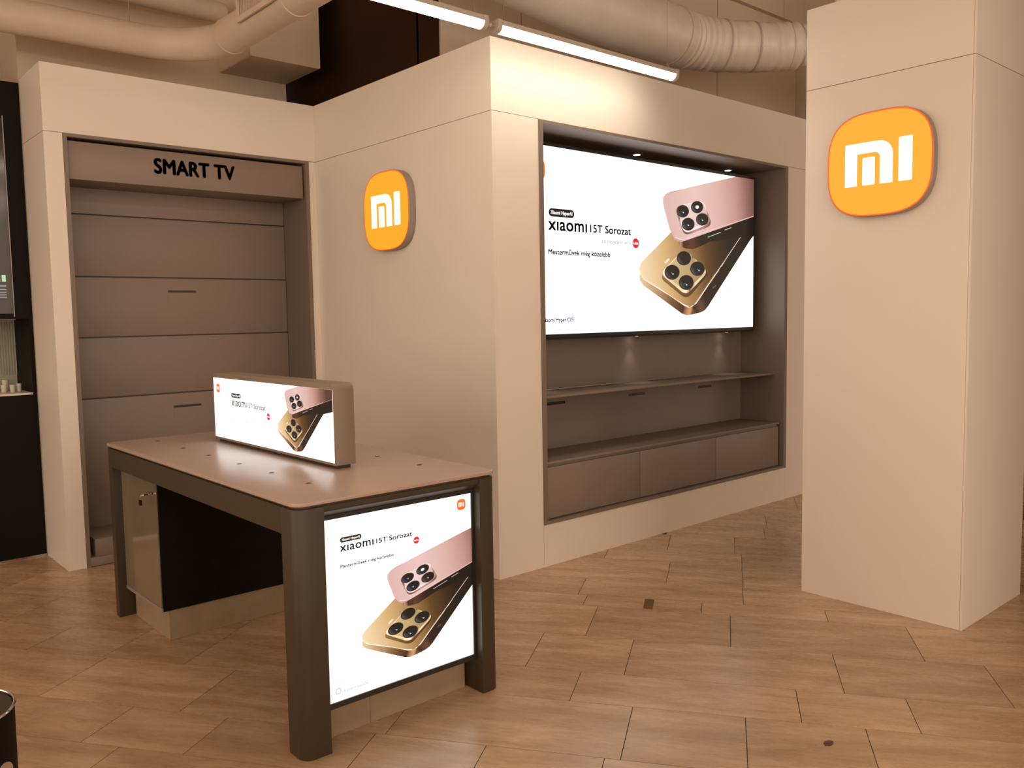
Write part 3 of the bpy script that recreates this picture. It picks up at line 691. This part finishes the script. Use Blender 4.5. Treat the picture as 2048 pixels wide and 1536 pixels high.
# ------------------------------------------------------------------ ducts
def arc(c, r, a0, a1, n, z):
    return [(c[0] + r * math.cos(math.radians(a0 + (a1 - a0) * i / n)), c[1] + r * math.sin(math.radians(a0 + (a1 - a0) * i / n)), z) for i in range(n + 1)]
dz, dyy, dr_ = 3.352, 5.80 - .02, .103
d1 = thing('round_duct', (2.5, 5.0, dz - dr_), 'cream round ventilation duct with an elbow above the SMART TV wall', 'duct')
ex = 2.375
MB().tube([(-1.5, dyy, dz), (ex - .50, dyy, dz)] + arc((ex - .42, dyy - .42), .42, 90, 0, 12, dz)[1:], dr_, 32).build('elbow_run', M_DUCT, d1, True)
MB().tube([(ex, dyy - .44, dz), (ex, 4.10, dz)], dr_ + .006, 32).build('straight_run', M_DUCT, d1, True)
MB().tube([(ex, dyy - .436, dz), (ex, dyy - .450, dz)], dr_ + .011, 32).build('collar', M_DUCT, d1, True)
MB().tube([(ex, 4.52, dz), (ex, 4.46, dz)], [dr_ + .012, dr_ + .012], 32).build('collar', M_DUCT, d1, True)
gx = ex - dr_ - .012
g0, g1, ga, gb = 4.30, 4.95, dz - .012, dz + .085
gr = MB().box((gx - .012, g0 - .02, ga - .032), (gx, g1 + .02, ga)).box((gx - .012, g0 - .02, gb), (gx, g1 + .02, gb + .012)).box((gx - .012, g1, ga), (gx, g1 + .02, gb)).box((gx - .012, g0 - .02, ga), (gx, g0, gb)).build('grille', M_DUCT, d1)
MB().box((gx + .028, g0, ga), (gx + .030, g1, gb)).build('grille_back', M_DUCT, gr)
for k in range(31): MB().box((gx - .0085, g0 + .008 + k * .021, ga), (gx - .006, g0 + .014 + k * .021, gb)).build('fin', M_DUCT, gr)
MB().box((gx, g0 - .02, ga - .02), (ex, g1 + .02, ga)).box((gx, g0 - .02, gb), (ex, g1 + .02, gb + .004)).box((gx, g0 - .02, ga), (ex, g0, gb)).box((gx, g1, ga), (ex, g1 + .02, gb)).build('grille_neck', M_DUCT, d1)
for x in (.4, 1.9): MB().tube([(x, dyy, dz + dr_), (x, dyy, CEIL)], .004, 6).build('hanger_rod', M_GREYMETAL, d1)
d2 = thing('round_duct', (1.5, 6.0, 3.64), 'smaller round pipe with a capped end high above the SMART TV wall', 'duct')
MB().tube([(-1.5, 6.02, 3.725), (2.60, 6.02, 3.725), (2.635, 6.02, 3.725)], [.072, .072, .060], 24).build('pipe', M_DUCT, d2, True)
for x in (.2, 2.1): MB().tube([(x, 6.02, 3.79), (x, 6.02, CEIL)], .004, 6).build('hanger_rod', M_GREYMETAL, d2)
# large insulated duct
def spline(pts, n=8):
    out = []; P_ = [Vector(p) for p in pts]; P_ = [P_[0] * 2 - P_[1]] + P_ + [P_[-1] * 2 - P_[-2]]
    for i in range(1, len(P_) - 2):
        a, b, c, d = P_[i - 1:i + 3]
        for k in range(n):
            t = k / n; out.append(0.5 * ((2 * b) + (c - a) * t + (2 * a - 5 * b + 4 * c - d) * t * t + (3 * b - a - 3 * c + d) * t ** 3))
    out.append(P_[-2]); return out
d3 = thing('insulated_duct', (4.4, 4.0, 3.39), 'large wrinkled grey insulated air duct above the screen wall', 'duct')
pa = spline([(2.78, 3.77, 3.60), (3.2, 3.84, 3.60), (4.5, 4.04, 3.60), (5.30, 4.10, 3.61)])
MB().tube(pa, .212, 40).build('straight_run', M_FOIL, d3, True)
pb = spline([(5.26, 4.10, 3.61), (5.50, 4.07, 3.605), (5.75, 3.97, 3.60), (6.02, 3.80, 3.60), (6.22, 3.65, 3.61)], 12)
rnd = random.Random(3)
MB().tube(pb, [(.205 - .03 * i / len(pb)) + .006 * math.sin(i * 1.9) + rnd.uniform(-.003, .003) for i in range(len(pb))], 40).build('flexible_bend', M_FOIL, d3, True)
pc = spline([(6.20, 3.665, 3.61), (6.5, 3.46, 3.64), (7.2, 3.05, 3.68), (8.2, 2.6, 3.7)])
MB().tube(pc, .158, 36).build('straight_run', M_FOIL, d3, True)
def band(P0, P1, r): return MB().tube([P0, P1], r, 40).build('band', M_LAMPBODY, d3, True)
for path, k, r in ((pa, len(pa) - 2, .2155), (pb, 22, .196), (pb, 32, .188), (pb, 44, .181), (pc, 1, .163)):
    a, b = path[k], path[k] + (path[min(k + 1, len(path) - 1)] - path[k - 1]).normalized() * .012
    band(a, b, r)
for x, y in ((3.0, 3.80), (4.75, 4.07), (5.2, 4.09)): MB().tube([(x, y, 3.80), (x, y, CEIL)], .004, 6).build('hanger_rod', M_GREYMETAL, d3)

# ------------------------------------------------------------------ black kiosk at the far left
kx0, kx1, ky_ = .50, 1.362, 6.318
ks = thing('black_kiosk', (.4, 6.5, 0), 'tall black kiosk with a lit ribbed niche beside the SMART TV wall', 'kiosk')
M_RIB = mat('pale_ribbed_panel', (0.42, 0.40, 0.31), 0.5)
M_GLASS = mat('dark_screen_glass', (0.035, 0.022, 0.012), 0.12)
box('base_cabinet', (kx0, ky_, .012), (kx1, ky_ + .46, 1.086), M_BLACK, ks)
box('upper_cabinet', (kx0, ky_, 1.585), (kx1, ky_ + .46, 3.10), M_BLACK, ks)
box('side_panel', (1.341, ky_, 1.0865), (kx1, ky_ + .46, 1.5845), M_BLACK, ks)
box('niche_back', (kx0, ky_ + .44, 1.0865), (1.3405, ky_ + .46, 1.5845), M_RIB, ks)
for k in range(36): MB().box((1.334 - k * .0165, ky_ + .432, 1.20), (1.342 - k * .0165, ky_ + .4395, 1.584)).build('rib', M_RIB, ks)
box('niche_floor', (kx0, ky_ + .002, 1.0866), (1.3405, ky_ + .4395, 1.098), M_WALL, ks)
box('unlit_lamp_bar', (.57, ky_ + .18, 1.578), (1.3, ky_ + .22, 1.5848), M_LAMPBODY, ks)  # added lamp bar under the niche top, left unlit
box('screen', (.56, ky_ - .006, 1.62), (1.255, ky_ - .0005, 2.86), M_GLASS, ks)
box('screen_edge', (1.2555, ky_ - .012, 1.60), (1.261, ky_ - .0005, 2.88), M_GREYMETAL, ks)
M_UI = emit('screen_text', (.75, .68, .72), .42); M_UIG = emit('screen_icons', (.55, .8, .45), .9)
for a, b in ((1.165, 1.19), (1.20, 1.222)): box('screen_icon', (a, ky_ - .0075, 1.825), (b, ky_ - .0062, 1.868), M_UIG, ks)
for z, h in ((1.793, .010), (1.772, .006), (1.754, .006), (1.738, .006), (1.722, .006)): box('screen_text', (.85, ky_ - .0075, z), (1.222, ky_ - .0062, z + h), M_UI, ks)
box('toe_trim', (kx0, ky_ - .006, .001), (kx1, ky_ + .3, .011), M_CHROME, ks)
M_CLEAR = mat('glassware', (0.62, 0.60, 0.52), 0.08, spec=0.8)
for k, (x, y, r, h) in enumerate(((1.24, .30, .022, .075), (1.19, .34, .02, .07), (1.29, .16, .018, .055), (1.25, .14, .018, .05), (1.20, .15, .018, .052))):
    g = MB().tube([(x, ky_ + y, 1.0982), (x, ky_ + y, 1.10), (x, ky_ + y, 1.10 + h)], [r * .6, r * .8, r], 14).build('small_glass', M_CLEAR, None, True)
    tag(g, 'small clear drinking glass in the lit niche of the black kiosk', 'glass', 'glasses in the kiosk niche')

# ------------------------------------------------------------------ small things
bi = thing('waste_bin', (.285, 2.47, 0), 'round black bin with a chrome rim, cut by the picture edge', 'bin')
bi['label'] = 'round black bin with a chrome rim standing on the open tiles'
bc = (.285, 2.47)
MB().tube([(*bc, 0.0), (*bc, .585)], [.145, .15], 40).build('body', M_BLACK, bi, True)
rg = [(bc[0] + .15 * math.cos(2 * math.pi * i / 48), bc[1] + .15 * math.sin(2 * math.pi * i / 48), .59) for i in range(49)]
MB().tube(rg, .0035, 8).build('rim', M_CHROME, bi, True)
MB().tube([(*bc, .5855), (*bc, .5875)], [.144, .144], 40).build('dark_inside_disc', M_TABLE, bi, True)  # dark disc stands in for the shaded inside of the open bin
dv = Vector((.53, -.85)).normalized()
hp = Vector(bc) + dv * .152
MB().cyl((hp.x, hp.y, .47), (hp.x + dv.x * .03, hp.y + dv.y * .03, .47), .022, 18).build('handle_knob', M_CHROME, bi, True)
M_TAPE = mat('brown_tape', (0.115, 0.062, 0.014), 0.5)
tp = MB().face([(3.531, 2.945, .0008), (3.407, 2.855, .0008), (3.433, 2.812, .0008), (3.560, 2.904, .0008)])
bmesh.ops.recalc_face_normals(tp.bm, faces=tp.bm.faces[:]); ex_ = bmesh.ops.extrude_face_region(tp.bm, geom=tp.bm.faces[:])
for v in ex_['geom']:
    if isinstance(v, bmesh.types.BMVert): v.co.z = .0001
tag(tp.build('floor_tape', M_TAPE), 'short piece of brown tape stuck on the floor tiles', 'tape')
cm = (2.788, 1.48)
tag(MB().prism([(cm[0] + .022 * math.cos(2 * math.pi * i / 14) * (1 + .2 * math.sin(3 * i)), cm[1] + .014 * math.sin(2 * math.pi * i / 14)) for i in range(14)], 2, .0001, .0025).build('floor_mark', M_TEXT), 'small dark mark on the floor tiles', 'floor_mark')  # small flat mark in one dark colour
